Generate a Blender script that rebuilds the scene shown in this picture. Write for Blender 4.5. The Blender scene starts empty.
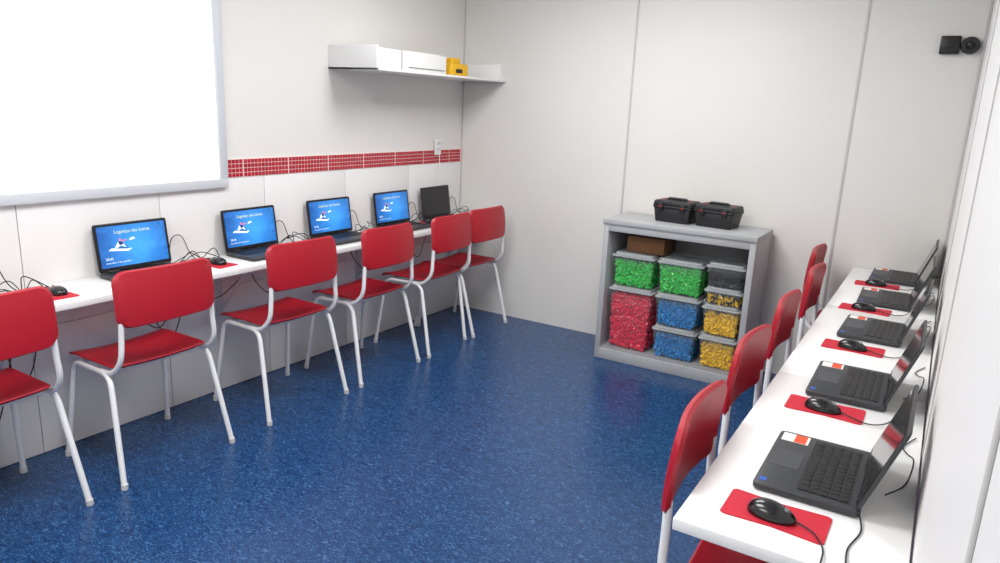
import bpy, bmesh, math, random
from mathutils import Matrix, Vector, Euler
random.seed(7)
SC=bpy.context.scene
COL=SC.collection
SC.view_settings.view_transform='Standard'
SC.view_settings.look='None'

# ------------------------------------------------------------------ materials
def mat(name,col,rough=.5,metal=0,spec=.5,emit=None,estr=0,noise=0,nscale=20,bump=0,coat=0,alpha=1):
    m=bpy.data.materials.new(name);m.use_nodes=True
    nt=m.node_tree;p=nt.nodes['Principled BSDF']
    p.inputs['Base Color'].default_value=(*col,1);p.inputs['Roughness'].default_value=rough
    p.inputs['Metallic'].default_value=metal;p.inputs['Specular IOR Level'].default_value=spec
    p.inputs['Coat Weight'].default_value=coat
    if emit: p.inputs['Emission Color'].default_value=(*emit,1);p.inputs['Emission Strength'].default_value=estr
    if noise or bump:
        tc=nt.nodes.new('ShaderNodeTexCoord');n=nt.nodes.new('ShaderNodeTexNoise')
        n.inputs['Scale'].default_value=nscale;n.inputs['Detail'].default_value=4
        nt.links.new(tc.outputs['Object'],n.inputs['Vector'])
        if noise:
            r=nt.nodes.new('ShaderNodeValToRGB')
            r.color_ramp.elements[0].position=.3;r.color_ramp.elements[1].position=.7
            r.color_ramp.elements[0].color=(*[c*(1-noise) for c in col],1)
            r.color_ramp.elements[1].color=(*[min(1,c*(1+noise*.4)) for c in col],1)
            nt.links.new(n.outputs['Fac'],r.inputs['Fac']);nt.links.new(r.outputs['Color'],p.inputs['Base Color'])
        if bump:
            b=nt.nodes.new('ShaderNodeBump');b.inputs['Strength'].default_value=bump;b.inputs['Distance'].default_value=.002
            nt.links.new(n.outputs['Fac'],b.inputs['Height']);nt.links.new(b.outputs['Normal'],p.inputs['Normal'])
    return m
def s(r,g,b):
    f=lambda c:(c/255/12.92) if c/255<=.04045 else ((c/255+.055)/1.055)**2.4
    return (f(r),f(g),f(b))

M_wall=mat('wall_paint',s(223,221,217),.55,noise=.025,nscale=1.5)
M_wallr=mat('wall_paint_side',s(228,228,227),.5,noise=.02,nscale=2)
M_joint=mat('panel_joint',s(192,190,188),.5)
M_tile=mat('white_wall_tile',s(226,225,225),.3,noise=.03,nscale=2)
M_grout=mat('tile_grout',s(176,172,172),.8)
M_pink=mat('mosaic_grout',s(232,200,200),.8)
M_red_t=mat('red_mosaic',s(180,32,48),.25,noise=.35,nscale=30)
M_ceil=mat('ceiling_paint',s(235,235,234),.8)
M_white=mat('white_laminate',s(234,234,233),.35,noise=.015,nscale=4)
M_frame=mat('board_frame',s(200,203,209),.45)
M_board=mat('board_added_glow',s(245,245,245),.5,emit=(1,1,1),estr=.75)  # emission put into the white stands in for overexposed light on the board
M_red=mat('red_plastic',s(168,18,36),.42,noise=.06,nscale=8,bump=.08)
M_tube=mat('white_enamel',s(230,230,231),.3)
M_foot=mat('white_rubber',s(200,200,200),.7)
M_lap=mat('laptop_plastic',s(52,54,58),.45,bump=.1,nscale=300)
M_lapdark=mat('laptop_black',s(20,20,23),.4)
M_key=mat('key_black',s(14,14,16),.45)
M_keyl=mat('laptop_deck',s(64,66,70),.45)
M_off=mat('screen_off',s(14,15,18),.12,spec=.6)
M_w=mat('screen_white',s(210,230,250),.5,emit=s(210,230,250),estr=.6)
M_yt=mat('screen_yellow',s(200,215,150),.5,emit=s(200,215,150),estr=.5)
M_pk=mat('screen_pink',s(200,120,140),.5,emit=s(200,120,140),estr=.4)
M_nv=mat('screen_navy',s(20,40,90),.5,emit=s(20,40,90),estr=.4)
M_paper=mat('sticker_white',s(232,228,222),.5)
M_orange=mat('sticker_orange',s(225,80,40),.5)
M_blue=mat('sticker_blue',s(40,90,190),.4)
M_pad=mat('red_mousepad',s(196,26,50),.7,noise=.08,nscale=60)
M_mouse=mat('mouse_black',s(16,16,18),.25,coat=.2)
M_cable=mat('cable_black',s(22,22,24),.5)
M_steel=mat('grey_steel',s(172,174,176),.45,noise=.06,nscale=6)
M_steel2=mat('grey_steel_inner',s(140,142,145),.5,noise=.06,nscale=6)
M_tool=mat('toolbox_black',s(22,23,26),.5,bump=.15,nscale=200)
M_toolr=mat('toolbox_latch',s(176,30,30),.4)
M_card=mat('cardboard',s(120,84,54),.85,noise=.1)
M_yel=mat('yellow_plastic',s(226,176,24),.5)
M_dev=mat('white_device',s(228,228,226),.45)
M_grey=mat('grey_detail',s(120,122,125),.5)
M_lid=mat('clear_lid',s(205,212,210),.3)
def clear(name,col,fac=.22,rough=.12):
    m=bpy.data.materials.new(name);m.use_nodes=True;nt=m.node_tree
    out=nt.nodes['Material Output'];p=nt.nodes['Principled BSDF']
    p.inputs['Base Color'].default_value=(*col,1);p.inputs['Roughness'].default_value=rough
    t=nt.nodes.new('ShaderNodeBsdfTransparent');mx=nt.nodes.new('ShaderNodeMixShader');mx.inputs[0].default_value=fac
    nt.links.new(t.outputs[0],mx.inputs[1]);nt.links.new(p.outputs[0],mx.inputs[2]);nt.links.new(mx.outputs[0],out.inputs[0])
    return m
M_clear=clear('clear_plastic',s(225,232,235),.06)
M_clid=clear('frosted_lid',s(222,228,230),.38)
BR={'green':mat('bricks_green',s(36,196,66),.35,noise=.4,nscale=70),'red':mat('bricks_red',s(222,18,66),.35,noise=.35,nscale=70),
    'blue':mat('bricks_blue',s(8,128,196),.35,noise=.4,nscale=70),'yellow':mat('bricks_yellow',s(246,196,16),.35,noise=.3,nscale=70),'black':mat('bricks_black',s(34,34,36),.5)}

def display_mat():
    m=bpy.data.materials.new('display_on');m.use_nodes=True;nt=m.node_tree;p=nt.nodes['Principled BSDF']
    tc=nt.nodes.new('ShaderNodeTexCoord');mp=nt.nodes.new('ShaderNodeMapping')
    mp.inputs['Location'].default_value=(-.1,0,-.5);mp.inputs['Scale'].default_value=(4.2,0,4.2)
    g=nt.nodes.new('ShaderNodeTexGradient');g.gradient_type='SPHERICAL'
    wv=nt.nodes.new('ShaderNodeTexNoise');wv.inputs['Scale'].default_value=13;wv.inputs['Detail'].default_value=2;wv.inputs['Distortion'].default_value=1.5
    ad=nt.nodes.new('ShaderNodeMath');ad.operation='MULTIPLY_ADD';ad.inputs[1].default_value=.55
    sb=nt.nodes.new('ShaderNodeMath');sb.operation='SUBTRACT';sb.inputs[1].default_value=.27
    r=nt.nodes.new('ShaderNodeValToRGB');r.color_ramp.elements[0].color=(*s(6,48,122),1);r.color_ramp.elements[1].color=(*s(60,150,232),1)
    nt.links.new(tc.outputs['Object'],mp.inputs[0]);nt.links.new(mp.outputs[0],g.inputs[0])
    nt.links.new(tc.outputs['Object'],wv.inputs['Vector'])
    nt.links.new(wv.outputs['Fac'],ad.inputs[0]);nt.links.new(g.outputs['Fac'],ad.inputs[2]);nt.links.new(ad.outputs[0],sb.inputs[0]);nt.links.new(sb.outputs[0],r.inputs[0])
    nt.links.new(r.outputs[0],p.inputs['Base Color']);nt.links.new(r.outputs[0],p.inputs['Emission Color']);p.inputs['Emission Strength'].default_value=.6
    p.inputs['Roughness'].default_value=.15
    return m
M_disp=display_mat()

def floor_mat():
    m=bpy.data.materials.new('blue_vinyl');m.use_nodes=True;nt=m.node_tree;p=nt.nodes['Principled BSDF']
    tc=nt.nodes.new('ShaderNodeTexCoord')
    mp=nt.nodes.new('ShaderNodeMapping');mp.inputs['Rotation'].default_value=(0,0,.6);mp.inputs['Scale'].default_value=(1,2.4,1)
    n=nt.nodes.new('ShaderNodeTexNoise');n.inputs['Scale'].default_value=30;n.inputs['Detail'].default_value=8;n.inputs['Roughness'].default_value=.75;n.inputs['Distortion'].default_value=2.4
    n2=nt.nodes.new('ShaderNodeTexNoise');n2.inputs['Scale'].default_value=1.2;n2.inputs['Detail'].default_value=2
    r=nt.nodes.new('ShaderNodeValToRGB');e=r.color_ramp.elements
    e[0].position=.36;e[0].color=(*s(6,30,66),1);e[1].position=.68;e[1].color=(*s(70,122,172),1)
    q=e.new(.5);q.color=(*s(18,62,112),1)
    mx=nt.nodes.new('ShaderNodeMixRGB');mx.blend_type='MULTIPLY';mx.inputs[0].default_value=.25
    nt.links.new(tc.outputs['Object'],mp.inputs[0]);nt.links.new(mp.outputs[0],n.inputs['Vector']);nt.links.new(tc.outputs['Object'],n2.inputs['Vector'])
    nt.links.new(n.outputs['Fac'],r.inputs[0]);nt.links.new(r.outputs[0],mx.inputs[1]);nt.links.new(n2.outputs['Fac'],mx.inputs[2])
    nt.links.new(mx.outputs[0],p.inputs['Base Color'])
    rr=nt.nodes.new('ShaderNodeMapRange');rr.inputs['To Min'].default_value=.16;rr.inputs['To Max'].default_value=.36
    nt.links.new(n.outputs['Fac'],rr.inputs['Value']);nt.links.new(rr.outputs[0],p.inputs['Roughness'])
    b=nt.nodes.new('ShaderNodeBump');b.inputs['Strength'].default_value=.22;b.inputs['Distance'].default_value=.002
    nt.links.new(n.outputs['Fac'],b.inputs['Height']);nt.links.new(b.outputs[0],p.inputs['Normal'])
    return m
M_floor=floor_mat()

# ------------------------------------------------------------------ mesh builder
class MB:
    def __init__(self): self.bm=bmesh.new();self.mats=[]
    def mi(self,m):
        if m not in self.mats:self.mats.append(m)
        return self.mats.index(m)
    def box(self,a,b,m,bev=0,M=None,taper=1,seg=2):
        t=bmesh.new();bmesh.ops.create_cube(t,size=1)
        cx=[(a[k]+b[k])/2 for k in range(3)]
        for v in t.verts:
            f=taper if v.co.z<0 else 1
            v.co=Vector((cx[0]+v.co.x*(b[0]-a[0])*f,cx[1]+v.co.y*(b[1]-a[1])*f,cx[2]+v.co.z*(b[2]-a[2])))
        if bev: bmesh.ops.bevel(t,geom=t.edges[:],offset=bev,segments=seg,affect='EDGES',profile=.5,clamp_overlap=True)
        self.add(t,m,M)
    def rbox(self,a,b,m,r,bev=0,M=None,seg=5,taper=1):
        t=bmesh.new();cx=(a[0]+b[0])/2;cy=(a[1]+b[1])/2;w=(b[0]-a[0])/2;h=(b[1]-a[1])/2
        pts=[]
        for (sx,sy,a0) in ((1,1,0),(-1,1,90),(-1,-1,180),(1,-1,270)):
            for i in range(seg+1):
                an=math.radians(a0+90*i/seg);pts.append((sx*(w-r)+r*math.cos(an),sy*(h-r)+r*math.sin(an)))
        def ring(z,ins,f): 
            return [t.verts.new((cx+p[0]*f*(1-ins/w),cy+p[1]*f*(1-ins/h),z)) for p in pts]
        rs=[]
        if bev: rs=[ring(a[2],bev,taper),ring(a[2]+bev*.4,bev*.3,taper),ring(a[2]+bev,0,taper),ring(b[2]-bev,0,1),ring(b[2]-bev*.4,bev*.3,1),ring(b[2],bev,1)]
        else: rs=[ring(a[2],0,taper),ring(b[2],0,1)]
        n=len(pts)
        for j in range(len(rs)-1):
            for i in range(n): t.faces.new((rs[j][i],rs[j][(i+1)%n],rs[j+1][(i+1)%n],rs[j+1][i]))
        t.faces.new(rs[0][::-1]);t.faces.new(rs[-1]);self.add(t,m,M)
    def add(self,t,m,M=None,smooth=True):
        k=self.mi(m)
        if M is not None: bmesh.ops.transform(t,matrix=M,verts=t.verts)
        mp={v:self.bm.verts.new(v.co) for v in t.verts}
        for f in t.faces:
            try:
                nf=self.bm.faces.new([mp[v] for v in f.verts]);nf.material_index=k;nf.smooth=smooth
            except ValueError: pass
        t.free()
    def tube(self,pts,r,m,M=None,n=10,fil=0):
        pts=[Vector(p) for p in pts]
        if fil:
            q=[pts[0]]
            for i in range(1,len(pts)-1):
                a,b,c=pts[i-1],pts[i],pts[i+1]
                d1=(a-b);d2=(c-b);f=min(fil,d1.length*.48,d2.length*.48)
                p1=b+d1.normalized()*f;p2=b+d2.normalized()*f
                for j in range(6):
                    u=j/5;q.append(p1*(1-u)**2+b*2*u*(1-u)+p2*u*u)
            q.append(pts[-1]);pts=q
        t=bmesh.new();rings=[];prev=None
        for i,p in enumerate(pts):
            d=((pts[min(i+1,len(pts)-1)]-pts[max(i-1,0)])).normalized()
            if prev is None: up=Vector((0,0,1)) if abs(d.z)<.9 else Vector((1,0,0));x=d.cross(up).normalized()
            else: x=(prev-d*prev.dot(d)).normalized()
            prev=x;y=d.cross(x)
            rings.append([t.verts.new(p+(x*math.cos(2*math.pi*k/n)+y*math.sin(2*math.pi*k/n))*r) for k in range(n)])
        for j in range(len(rings)-1):
            for k in range(n): t.faces.new((rings[j][k],rings[j][(k+1)%n],rings[j+1][(k+1)%n],rings[j+1][k]))
        t.faces.new(rings[0][::-1]);t.faces.new(rings[-1]);self.add(t,m,M)
    def shell(self,w,h,r,th,fn,m,M=None,seg=6,rings=7):
        t=bmesh.new();pts=[];W=w/2;H=h/2
        for (sx,sy,a0) in ((1,1,0),(-1,1,90),(-1,-1,180),(1,-1,270)):
            for i in range(seg+1):
                an=math.radians(a0+90*i/seg);pts.append((sx*(W-r)+r*math.cos(an),sy*(H-r)+r*math.sin(an)))
        d=[]
        for i in range(len(pts)):
            a=pts[i];b=pts[(i+1)%len(pts)];L=math.hypot(a[0]-b[0],a[1]-b[1]);k=max(1,int(L/.04))
            for j in range(k): d.append((a[0]+(b[0]-a[0])*j/k,a[1]+(b[1]-a[1])*j/k))
        pts=d;n=len(pts)
        def layer(off,shr=1):
            rs=[]
            for q in range(1,rings+1):
                f=q/rings*shr;rs.append([t.verts.new(Vector(fn(p[0]*f,p[1]*f))+Vector((0,0,off))) for p in pts])
            c=t.verts.new(Vector(fn(0,0))+Vector((0,0,off)));return c,rs
        sh=1-th*.5/W
        c1,A=layer(th/2,sh);c2,B=layer(-th/2,sh);mid=[t.verts.new(fn(*p)) for p in pts]
        for i in range(n):
            k=(i+1)%n
            t.faces.new((c1,A[0][i],A[0][k]));t.faces.new((c2,B[0][k],B[0][i]))
            for q in range(rings-1):
                t.faces.new((A[q][i],A[q+1][i],A[q+1][k],A[q][k]));t.faces.new((B[q][k],B[q+1][k],B[q+1][i],B[q][i]))
            t.faces.new((A[-1][i],mid[i],mid[k],A[-1][k]));t.faces.new((mid[i],B[-1][i],B[-1][k],mid[k]))
        self.add(t,m,M)
    def text(self,txt,size,m,M):
        cu=bpy.data.curves.new('t','FONT');cu.body=txt;cu.size=size;cu.align_x='CENTER';o=bpy.data.objects.new('t',cu);COL.objects.link(o)
        bpy.context.view_layer.update();me=bpy.data.meshes.new_from_object(o.evaluated_get(bpy.context.evaluated_depsgraph_get()))
        t=bmesh.new();t.from_mesh(me);bpy.data.objects.remove(o);bpy.data.meshes.remove(me);self.add(t,m,M,False)
    def mesh(self,name):
        bmesh.ops.recalc_face_normals(self.bm,faces=self.bm.faces[:])
        me=bpy.data.meshes.new(name);self.bm.to_mesh(me);self.bm.free()
        for m in self.mats: me.materials.append(m)
        try: me.set_sharp_from_angle(angle=math.radians(38))
        except Exception: pass
        return me
    def obj(self,name,loc=(0,0,0),rot=0): return place(self.mesh(name),name,loc,rot)
def place(me,name,loc=(0,0,0),rot=0):
    o=bpy.data.objects.new(name,me);COL.objects.link(o);o.location=loc;o.rotation_euler=(0,0,rot);return o
def sbox(name,a,b,m,bev=0):
    B=MB();B.box(a,b,m,bev);return B.obj(name)
R90=math.pi/2

# ------------------------------------------------------------------ room
XL,XR,YB,YF,ZC=-3.14,.065,4.52,-1.6,2.6
sbox('floor',(XL-.1,YF-.1,-.1),(XR+.1,YB+.1,0),M_floor)
sbox('ceiling',(XL-.1,YF-.1,ZC),(XR+.1,YB+.1,ZC+.1),M_ceil)
sbox('wall_left',(XL-.1,YF-.1,0),(XL,YB+.1,ZC),M_wall)
sbox('wall_back',(XL,YB,0),(XR,YB+.1,ZC),M_wall)
sbox('wall_front',(XL,YF-.1,0),(XR,YF,ZC),M_wall)
sbox('wall_right',(XR,YF-.1,0),(XR+.1,YB+.1,ZC),M_wallr)
B=MB()
for x in (-1.815,-.495): B.box((x-.007,YB-.004,0),(x+.007,YB,ZC),M_joint,.001)
B.box((XL,YB-.008,0),(XL+.008,YB,ZC),M_joint,.002)
B.box((XR-.014,YB-.014,0),(XR,YB,ZC),M_joint,.002)
for y in (3.3,2.0,.62): B.box((XR-.003,y-.008,0),(XR,y+.008,ZC),M_joint,.001)
B.obj('trim_1')
B=MB();ys=[-1.6+.0]+[1.405-.62*k for k in (4,3,2,1,0)]+[2.025,2.645,3.265,3.885,4.505]
B.box((XL,YF,0.0),(XL+.004,YB,1.13),M_grout)
for a,b in zip(ys[:-1],ys[1:]):
    for (z0,z1) in ((.003,.56),(.563,1.128)):
        B.box((XL+.003,a+.0018,z0),(XL+.010,b-.0018,z1),M_tile,.001)
B.obj('trim_2')
B=MB();B.box((XL,2.2,1.13),(XL+.008,YB,1.224),M_pink)
p=.0231;y=2.21;i=0
while y<4.49:
    for k in range(4):
        B.box((XL+.006,y+.0020,1.1315+k*p+.0020),(XL+.0110,y+p-.0020,1.1315+(k+1)*p-.0020),M_red_t,.0008,seg=1)
    y+=p;i+=1
    if i%13==0: y+=.006
B.obj('trim_3')

M_diff=mat('light_diffuser',(1,1,1),.5,emit=(1,.99,.98),estr=2)
for (x,y) in ((-1.55,3.1),(-1.55,1.2),(-1.55,-.6)):
    B=MB();B.box((-.62,-.32,0),(.62,.32,.03),M_frame,.004);B.box((-.58,-.28,-.004),(.58,.28,.001),M_diff)
    o=B.obj('ceiling_light',(x,y,ZC-.03))
    L=bpy.data.lights.new('lamp','AREA');L.shape='RECTANGLE';L.size=1.16;L.size_y=.56;L.energy=37.5;L.color=(1,.992,.975)
    lo=bpy.data.objects.new('lamp',L);COL.objects.link(lo);lo.parent=o;lo.location=(0,0,-.012)

B=MB();y0,y1,z0,z1=.3,2.40,1.086,2.28;f=.045;x0=XL+.011
B.box((x0,y0,z0),(XL+.035,y1,z0+f),M_frame,.004);B.box((x0,y0,z1-f),(XL+.035,y1,z1),M_frame,.004)
B.box((x0,y0,z0+f-.002),(XL+.035,y0+f,z1-f+.002),M_frame,.004);B.box((x0,y1-f,z0+f-.002),(XL+.035,y1,z1-f+.002),M_frame,.004)
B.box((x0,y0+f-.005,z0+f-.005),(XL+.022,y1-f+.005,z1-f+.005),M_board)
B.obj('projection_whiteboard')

B=MB();zs=1.715
B.box((XL,3.145,zs),(-2.77,YB,zs+.014),M_white,.002)
B.box((XL,3.145,zs),(-2.77,3.16,zs+.135),M_white,.002)
B.box((XL,4.50,zs),(-2.81,YB,zs+.12),M_white,.002)
B.obj('floating_shelf')
zt=zs+.0145
B=MB();B.rbox((-.13,-.215,0),(.13,.215,.112),M_dev,.02,.006);B.box((.131,-.18,.02),(.136,.18,.024),M_grey)
B.rbox((-.11,-.18,.112),(.11,.18,.118),M_dev,.02,.002)
B.obj('projector_box',(-2.96,3.675,zt))
B=MB();B.box((-.13,-.13,0),(.13,.13,.115),M_white,.004);B.box((-.13,-.005,.1151),(.13,.005,.1156),M_joint)
B.obj('white_carton',(-2.97,3.31,zt))
B=MB();B.rbox((-.06,-.10,0),(.06,.10,.080),M_yel,.02,.008);B.rbox((-.045,-.06,.077),(.035,.04,.115),M_yel,.015,.006);B.box((.059,-.05,.02),(.064,.02,.045),M_key,.002)
B.obj('yellow_power_tool_case',(-2.9,4.05,zt))

B=MB();B.box((XL+.011,-.035+4.20,1.19),(XL+.022,4.20+.035,1.30),M_dev,.003)
for z in (1.225,1.265): B.box((XL+.021,4.18,z),(XL+.028,4.22,z+.026),M_frame,.004)
B.tube([(XL+.03,4.20,1.23),(XL+.045,4.19,1.1),(XL+.02,4.17,.95),(XL+.03,4.15,.78)],.0025,M_dev,fil=.05)
B.obj('power_outlet')
B=MB();B.box((-.135,YB-.03,1.91),(-.045,YB,2.0),M_lapdark,.006);B.box((-.05,YB-.02,1.945),(-.01,YB-.005,1.965),M_lapdark,.003)
t=bmesh.new();bmesh.ops.create_cone(t,cap_ends=True,segments=32,radius1=.044,radius2=.040,depth=.03)
B.add(t,M_lapdark,Matrix.Translation((-.001,YB-.02,1.953))@Matrix.Rotation(math.radians(90),4,'X'))
t=bmesh.new();bmesh.ops.create_uvsphere(t,u_segments=20,v_segments=12,radius=.02);B.add(t,M_off,Matrix.Translation((-.001,YB-.034,1.953)))
B.box((-.105,YB-.034,1.94),(-.075,YB-.029,1.97),M_key,.002)
B.obj('security_camera')

# ------------------------------------------------------------------ desks
DT=.74
def desk(x0,x1,y0,y1):
    B=MB();B.box((x0,y0,DT-.028),(x1,y1,DT),M_white,.003)
    return B
B=desk(XL+.011,-2.80,-.5,4.505)
for y in (.2,1.25,2.3,3.35,4.35):
    B.box((XL+.011,y,DT-.06),(-2.86,y+.03,DT-.028),M_frame,.002);B.box((XL+.011,y,DT-.32),(XL+.035,y+.03,DT-.03),M_frame,.002)
    B.tube([(XL+.03,y+.015,DT-.3),(-2.9,y+.015,DT-.05)],.009,M_frame)
B.obj('long_computer_desk')
for i,(a,b) in enumerate(((1.33,2.40),(2.403,3.47),(3.473,4.505))):
    B=desk(-.365,.06,a,b)
    for y in (a+.12,b-.12):
        B.box((-.1,y-.02,.03),(-.06,y+.02,DT-.03),M_tube,.003);B.box((-.33,y-.02,DT-.055),(.05,y+.02,DT-.028),M_tube,.003);B.box((-.28,y-.02,0),(.05,y+.02,.03),M_tube,.003)
    B.obj('computer_table')

# ------------------------------------------------------------------ chair
def chair_mesh():
    B=MB()
    def seat(x,y):
        u=y/.2; z=.008*(x/.21)**2*1.2-.012*max(0,1-(x/.21)**2)*max(0,1-u*u)
        if u>.55: z-=.03*((u-.55)/.45)**2
        if u<-.7: z+=.014*((-.7-u)/.3)**2
        return (x,y,z)
    B.shell(.425,.40,.06,.012,seat,M_red,Matrix.Translation((0,.235,.468)))
    def back(x,y): return (x,y,.028*(x/.215)**2+.006*(y/.11)**2)
    Mb=Matrix.Translation((0,-.024,.765))@Matrix.Rotation(math.radians(90-5),4,'X')@Matrix.Scale(-1,4,(0,0,1))
    B.shell(.44,.225,.05,.022,back,M_red,Mb)
    r=.0115
    for sx in (-1,1):
        B.tube([(sx*.256,-.02,.006),(sx*.222,.075,.448),(sx*.20,.37,.44),(sx*.235,.43,.006)],r,M_tube,fil=.055)
        B.tube([(sx*.200,.001,.70),(sx*.203,.003,.62),(sx*.212,.003,.515),(sx*.216,.07,.452),(sx*.212,.15,.449)],r*.95,M_tube,fil=.05)
        for (x,y) in ((.256,-.02),(.235,.43)):
            B.tube([(sx*x,y,0),(sx*x*.995,y,.022)],.0135,M_foot)
    for y in (.12,.33): B.tube([(-.205,y,.443),(.205,y,.443)],.009,M_tube)
    return B.mesh('school_chair')
CH=chair_mesh()
for (x,y,a) in ((-2.6,1.04,0),(-2.6,1.69,0),(-2.6,2.425,-.03),(-2.59,3.05,.0),(-2.59,3.66,.02),(-2.61,4.10,-.02)):
    place(CH,'school_chair',(x,y,0),R90+a)
for (x,y,a) in ((-.42,1.655,.03),(-.445,2.29,-.02),(-.45,2.91,0),(-.45,3.60,0),(-.53,4.21,0)):
    place(CH,'school_chair',(x,y,0),-R90+a)

# ------------------------------------------------------------------ laptops
def laptop_mesh(on,tilt,sticker=False,w=.33,H=.207):
    B=MB();d=.22;h=.016;deck=M_lap
    B.rbox((-w/2,-d/2,.003),(w/2,d/2,.003+h),deck,.012,.003)
    for x in (-w/2+.03,w/2-.03):
        for y in (-d/2+.02,d/2-.02): B.box((x-.01,y-.005,0),(x+.01,y+.005,.004),M_key)
    top=.003+h
    B.box((-w/2+.022,-.022,top-.001),(w/2-.022,.088,top+.0004),M_lapdark,.0)
    kw=(w-.05)/14
    for r in range(5):
        y=.083-r*.0205
        if r==4: xs=[(0,1.2),(1.2,1),(2.2,1),(3.2,1),(4.2,5.2),(9.4,1),(10.4,1),(11.4,1.3),(12.7,1.3)]
        else: xs=[(k,1) for k in range(14)]
        for (k,n) in xs:
            x=-w/2+.025+k*kw
            B.box((x+.0012,y-.0175,top),(x+n*kw-.0012,y,top+.0022),M_key,.0006,seg=1)
    B.rbox((-.05,-.098,top-.0005),(.05,-.034,top+.0006),M_keyl,.004)
    if sticker:
        B.box((-w/2+.012,-.100,top),(-w/2+.062,-.036,top+.0007),M_paper);B.box((-w/2+.013,-.07,top+.0006),(-w/2+.061,-.042,top+.0011),M_orange)
        B.box((w/2-.035,-.1,top),(w/2-.02,-.085,top+.0007),M_blue)
    ML=Matrix.Translation((0,d/2-.006,top+.002))@Matrix.Rotation(-math.radians(tilt),4,'X')
    Mr=ML@Matrix.Rotation(math.radians(90),4,'X')
    B.rbox((-w/2,0,-.004),(w/2,H,.004),M_lap if not on else M_lapdark,.010,.0025,Mr)
    B.rbox((-w/2+.004,.004,.0035),(w/2-.004,H-.004,.0046),M_lapdark,.008,0,Mr)
    B.box((-w/2+.013,.018,.004),(w/2-.013,H-.012,.0052),M_disp if on else M_off,0,Mr)
    B.tube([(-w/2+.04,0,0),(-w/2+.09,0,0)],.006,M_lapdark,ML);B.tube([(w/2-.09,0,0),(w/2-.04,0,0)],.006,M_lapdark,ML)
    if on:
        q=.0056
        B.text('Logotipo das Letras',.021,M_yt,Mr@Matrix.Translation((.0,.165,q)))
        B.text('20:45',.016,M_w,Mr@Matrix.Translation((-.12,.05,q)))
        B.text('terca-feira, 9 de setembro',.011,M_w,Mr@Matrix.Translation((-.08,.034,q)))
        def poly(pts,m=M_w,dz=0):
            t=bmesh.new();t.faces.new([t.verts.new((a,b,dz)) for a,b in pts]);B.add(t,m,Mr@Matrix.Translation((-.06,.108,q)),False)
        poly([(-.060,-.016),(.03,-.026),(.050,-.016),(-.046,-.006)],M_w)
        poly([(-.02,-.010),(.03,-.016),(.036,-.012),(-.015,-.005)],M_nv,.0002)
        poly([(-.028,-.004),(-.012,.02),(.008,.018),(.022,-.008),(.010,-.004),(0,.004),(-.018,-.008)],M_w,.0003)
        poly([(-.012,.02),(.008,.018),(.012,.006),(-.006,.004)],M_nv,.0004)
        poly([(-.010,.024),(-.004,.034),(.006,.032),(.005,.022)],M_pk,.0003)
        poly([(.008,.016),(.03,.024),(.027,.029),(.006,.023)],M_pk,.0003)
        poly([(.04,.02),(.07,.026),(.062,.034),(.046,.03)],M_w,.0002)
    return B.mesh('laptop')
LON=laptop_mesh(True,8,w=.345,H=.212);LOFF=laptop_mesh(False,8,w=.345,H=.212);LR=laptop_mesh(False,19,True)
for y in (1.01,1.855,2.51,3.09,3.66): place(LON,'laptop',(-2.97,y,DT),R90+random.uniform(-.02,.02))
place(LOFF,'laptop',(-2.965,4.14,DT),R90+.03)
for (y,a) in ((1.715,0),(2.39,.01),(3.11,-.02),(3.73,.02),(4.32,0)): place(LR,'laptop',(-.148,y,DT),-R90+a)

# ------------------------------------------------------------------ mouse pads + mice
def pad():
    B=MB();t=bmesh.new();n=28;L=.205;W=.12
    up=[];lo=[]
    for i in range(n+1):
        x=-L/2+L*i/n;u=abs(2*i/n-1);e=min(1,math.sqrt(max(0,1-max(0,(u-.86)/.14)**2)))*.5+.5 if u>.86 else 1
        hw=W/2*(.86+.14*u)*(.75+.25*e if u>.86 else 1)
        up.append((x,hw));lo.append((x,-hw))
    pts=lo+up[::-1]
    a=[t.verts.new((p[1],p[0],0)) for p in pts];b=[t.verts.new((p[1],p[0],.003)) for p in pts];N=len(pts)
    for i in range(N): t.faces.new((a[i],a[(i+1)%N],b[(i+1)%N],b[i]))
    t.faces.new(a);t.faces.new(b);B.add(t,M_pad);return B.mesh('mouse_pad')
PAD=pad()
def mouse(loc,rot,cord):
    B=MB();t=bmesh.new();bmesh.ops.create_uvsphere(t,u_segments=28,v_segments=18,radius=1)
    for v in t.verts:
        x,y,z=v.co;f=1-.12*y
        sx=abs(x)**.85*(1 if x>0 else -1)
        v.co=(sx*.030*f,y*.050,max(0,.005+z*.026*(1-.18*y)) )
    B.add(t,M_mouse);B.tube([(0,.024,.0255),(0,.032,.0232)],.005,M_grey,n=12)
    B.tube(cord,.0018,M_cable,n=6,fil=.05)
    return B.obj('computer_mouse',loc,rot)
c1=[(0,.046,.008),(.005,.085,.0035),(.05,.12,.003),(.118,.13,.003),(.135,.135,-.04),(.137,.135,-.45)]
c2=[(0,.046,.008),(.01,.08,.0035),(.03,.13,.003),(-.01,.165,.004),(-.07,.175,.008)]
for i,(x,y) in enumerate(((-.195,1.454),(-.193,2.135),(-.19,2.82),(-.215,3.47),(-.215,4.06))):
    place(PAD,'mouse_pad',(-.188 if i<3 else -.21,y+.012,DT),-R90+random.uniform(-.05,.05))
    mouse((x,y,DT+.0032),-R90+random.uniform(-.15,.1),c1 if i==0 else c2)
for (y) in (1.43,2.185,2.80,3.375,3.90):
    place(PAD,'mouse_pad',(-2.965,y,DT),R90+random.uniform(-.1,.1))
    mouse((-2.95,y+.01,DT+.0032),R90+random.uniform(-.2,.1),[(0,.046,.008),(.01,.08,.0035),(.03,.11,.003),(-.01,.13,.004),(-.05,.14,.008)])

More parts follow.
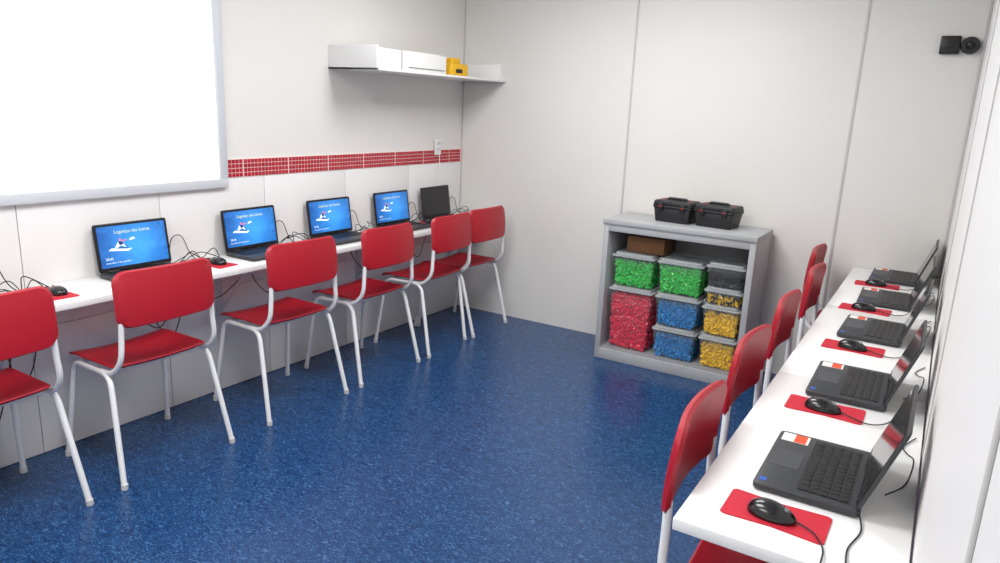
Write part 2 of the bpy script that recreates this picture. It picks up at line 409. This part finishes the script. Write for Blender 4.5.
# ------------------------------------------------------------------ cables
def cable(name,paths,r=.0028,m=None):
    B=MB()
    for p in paths:
        P=[Vector(q) for q in p];P=[P[0]]+P+[P[-1]];o=[]
        for i in range(1,len(P)-2):
            for k in range(7):
                t=k/7;a,b,c,d=P[i-1:i+3]
                o.append(.5*((2*b)+(c-a)*t+(2*a-5*b+4*c-d)*t*t+(3*b-a-3*c+d)*t**3))
        o.append(P[-2]);B.tube(o,r,m or M_cable,n=6)
    return B.obj(name)
rnd=random.Random(5)
allp=[]
for y in (1.30,2.12,2.75,3.33,3.92,4.40):
    ps=[]
    for k in range(3):
        x=XL+.03
        y0=y-.06+rnd.uniform(-.03,.03)
        p=[(x+.02,y0,DT+.008)]
        for j in range(3): p.append((x+rnd.uniform(0,.08),min(4.49,y0+.045*(j+1)+rnd.uniform(-.03,.03)),DT+rnd.uniform(.004,.065)))
        p+=[(x+.05,min(4.49,y0+.2),DT+.006)]
        ps.append(p)
    ps.append([(XL+.03,y-.08,DT+.01),(XL+.03,y-.06,DT+.12),(XL+.035,y-.01,DT+.13),(XL+.04,y+.03,DT+.04),(XL+.06,y+.06,DT+.004),(XL+.14,y+.08,DT+.004)])
    allp+=ps
cable('laptop_cable_bundle',allp,.0022)
hp=[[(-3.08,1.2,.70),(-3.0,1.25,.55),(-3.05,1.3,.35),(-3.08,1.38,.42),(-3.09,1.42,.6),(-3.08,1.45,.70)],
  [(-3.06,2.7,.70),(-3.0,2.75,.58),(-3.04,2.85,.55),(-3.07,2.95,.70)]]
for (y0,w_,d_) in ((1.78,.3,.24),(1.86,.26,.30),(1.95,.18,.2),(1.05,.28,.5),(2.0,.5,.16),(3.2,.35,.2),(2.45,.3,.2),(3.75,.3,.2)):
    hp.append([(-3.06,y0,.705),(-3.03,y0+.12*w_,.70-d_*.6),(-3.05,y0+.5*w_,.70-d_),(-3.08,y0+.85*w_,.70-d_*.55),(-3.07,y0+w_,.705)])
cable('hanging_cable',hp,.0028)
cable('white_extension_cord',[[(-3.10,1.5,.66),(-3.08,1.65,.50),(-3.09,1.8,.44),(-3.1,2.0,.56),(-3.1,2.2,.64)],[(-3.10,2.5,.66),(-3.08,2.7,.52),(-3.1,2.95,.64)]],.0035,M_dev)
ps=[]
for (y) in (1.78,2.45,3.15,3.78,4.3):
    ps.append([(.0,y-.1,DT+.012),(.035,y-.02,DT+.012),(.045,y+.08,DT+.03),(.03,y+.16,DT+.012),(.02,y+.22,DT+.004),(.045,y+.3,DT+.004)])
ps=[[(a,min(b,4.49),c) for a,b,c in p] for p in ps]
ps.append([(-.04,1.56,DT+.010),(-.03,1.50,DT+.004),(-.045,1.42,DT+.003),(-.04,1.335,DT+.004),(-.04,1.32,DT-.06),(-.04,1.31,.3)])
cable('charger_cable',ps,.0018)
B=MB();B.box((-3.12,3.0,DT-.10),(-3.06,3.22,DT-.04),M_lapdark,.006);B.box((-3.06,3.03,DT-.09),(-3.03,3.07,DT-.05),M_key,.003);B.box((-3.06,3.12,DT-.09),(-3.02,3.16,DT-.05),M_key,.003);B.obj('power_strip')

# ------------------------------------------------------------------ steel cabinet
cx0,cx1,cy0,cy1,ch=-1.75,-.83,4.09,4.49,.905
B=MB()
B.box((cx0,cy0,0),(cx0+.035,cy1,ch-.03),M_steel,.003);B.box((cx1-.035,cy0,0),(cx1,cy1,ch-.03),M_steel,.003)
B.box((cx0-.005,cy0-.008,ch-.032),(cx1+.005,cy1,ch),M_steel,.004)
B.box((cx0+.03,cy0,ch-.075),(cx1-.03,cy0+.02,ch-.03),M_steel,.002)
B.box((cx0+.03,cy0,.0),(cx1-.03,cy0+.02,.07),M_steel,.002)
B.box((cx0+.03,cy0+.01,.06),(cx1-.03,cy1,.078),M_steel2,.002)
B.box((cx0+.03,cy1-.012,.05),(cx1-.03,cy1,ch-.03),M_steel2,.002)
B.obj('open_steel_cabinet')

def bin_(x0,x1,z0,z1,color,y0=4.115,dep=.30,top=None,fill=.88):
    B=MB();rr=random.Random(int(x0*-100+z0*1000))
    cx=(x0+x1)/2;w=x1-x0-.008;h=z1-z0-.002;W=w/2
    lid=.026
    B.rbox((-W+.007,.007,0),(W-.007,dep-.007,h-lid+.003),M_clear,.025,.006,taper=.93)
    for k in range(1,3):
        z=(h-lid)*(1-.09*k);B.rbox((-W+.006,.006,z),(W-.006,dep-.006,z+.003),M_clear,.025,0)
    B.rbox((-W,0,h-lid),(W,dep,h-lid+.012),M_clid,.02,.003);B.rbox((-W+.018,.018,h-lid+.010),(W-.018,dep-.018,h),M_clid,.02,.004)
    for sx in (-1,1): B.box((sx*W-.004,dep*.35,h-lid-.03),(sx*W+.004,dep*.65,h-.012),M_lid,.003)
    H=(h-lid)*fill
    B.box((-W+.034,.038,.010),(W-.034,dep-.04,max(.02,H-.022)),BR[color],.004,taper=.93)
    n=int(760*(w*h)/.06*(fill/.88))
    for k in range(n):
        f=rr.random();z=rr.uniform(.012,H-.008);tp=.93+.07*z/(h-lid)
        mx=(W-.024)*tp
        if f<.62: pos=(rr.uniform(-mx,mx),.026+rr.uniform(0,.012)+(1-tp)*dep/2,z)
        elif f<.72: pos=(-mx,rr.uniform(.035,dep-.05),z)
        elif f<.80: pos=(mx,rr.uniform(.035,dep-.05),z)
        else: pos=(rr.uniform(-mx,mx),rr.uniform(.03,dep-.05),H-.014+rr.uniform(-.008,.012))
        a,b,c=rr.choice(((.010,.006,.005),(.014,.006,.004),(.008,.008,.006),(.006,.006,.006)))
        col=color
        if top=='mix' and rr.random()<.45: col='black'
        M=Matrix.Translation(pos)@Euler((rr.uniform(0,6),rr.uniform(0,6),rr.uniform(0,6))).to_matrix().to_4x4()
        B.box((-a,-b,-c),(a,b,c),BR[col],0,M)
    return B.obj('storage_bin_of_bricks',(cx,y0,z0))
b0=.079
bin_(-1.705,-1.405,b0,.485,'red',fill=.93)
bin_(-1.70,-1.41,.486,.70,'green')
bin_(-1.40,-1.112,b0,.28,'blue')
bin_(-1.40,-1.112,.281,.485,'blue')
bin_(-1.405,-1.11,.486,.70,'green',fill=.93)
bin_(-1.108,-.872,b0,.28,'yellow')
bin_(-1.108,-.872,.281,.47,'yellow')
bin_(-1.106,-.874,.471,.575,'yellow',top='mix',fill=.8)
bin_(-1.108,-.872,.576,.72,'black',fill=.25)
sbox('cardboard_box',(-1.63,4.2,.701),(-1.39,4.42,.80),M_card,.003)

def toolbox(x,y,rot):
    B=MB();w,d,h=.235,.17,.14
    B.rbox((-w/2,-d/2,0),(w/2,d/2,.088),M_tool,.012,.004,taper=.9)
    B.rbox((-w/2-.006,-d/2-.006,.085),(w/2+.006,d/2+.006,.101),M_tool,.014,.004)
    B.rbox((-w/2,-d/2,.099),(w/2,d/2,.130),M_tool,.012,.006,taper=1.04)
    B.tube([(-.06,0,.125),(-.055,0,.139),(.055,0,.139),(.06,0,.125)],.008,M_tool,fil=.02)
    for sx in (-1,1):
        B.box((sx*.07-.016,-d/2-.014,.069),(sx*.07+.016,-d/2-.004,.115),M_tool,.003);B.box((sx*.07-.012,-d/2-.016,.094),(sx*.07+.012,-d/2-.012,.099),M_toolr,.001)
    B.box((-.09,-.03,.1295),(-.08,.03,.132),M_toolr);B.box((.08,-.03,.1295),(.09,.03,.132),M_toolr)
    return B.obj('toolbox',(x,y,ch),rot)
toolbox(-1.37,4.31,-.08);toolbox(-1.115,4.31,-.12)

# ------------------------------------------------------------------ world + camera
w=bpy.data.worlds.new('world');SC.world=w;w.use_nodes=True
w.node_tree.nodes['Background'].inputs[0].default_value=(1,1,1,1);w.node_tree.nodes['Background'].inputs[1].default_value=.3
r=Vector((.8478,.5275,.0432)).normalized()
u=Vector((-.1597,.1809,.9703));u=(u-r*u.dot(r)).normalized();bk=r.cross(u)
M=Matrix((r,u,bk)).transposed().to_4x4();M.translation=(0,0,1.55)
c=bpy.data.cameras.new('camera');co=bpy.data.objects.new('camera',c);COL.objects.link(co)
co.matrix_world=M;c.lens=25.78;c.sensor_width=36;c.clip_start=.02;SC.camera=co
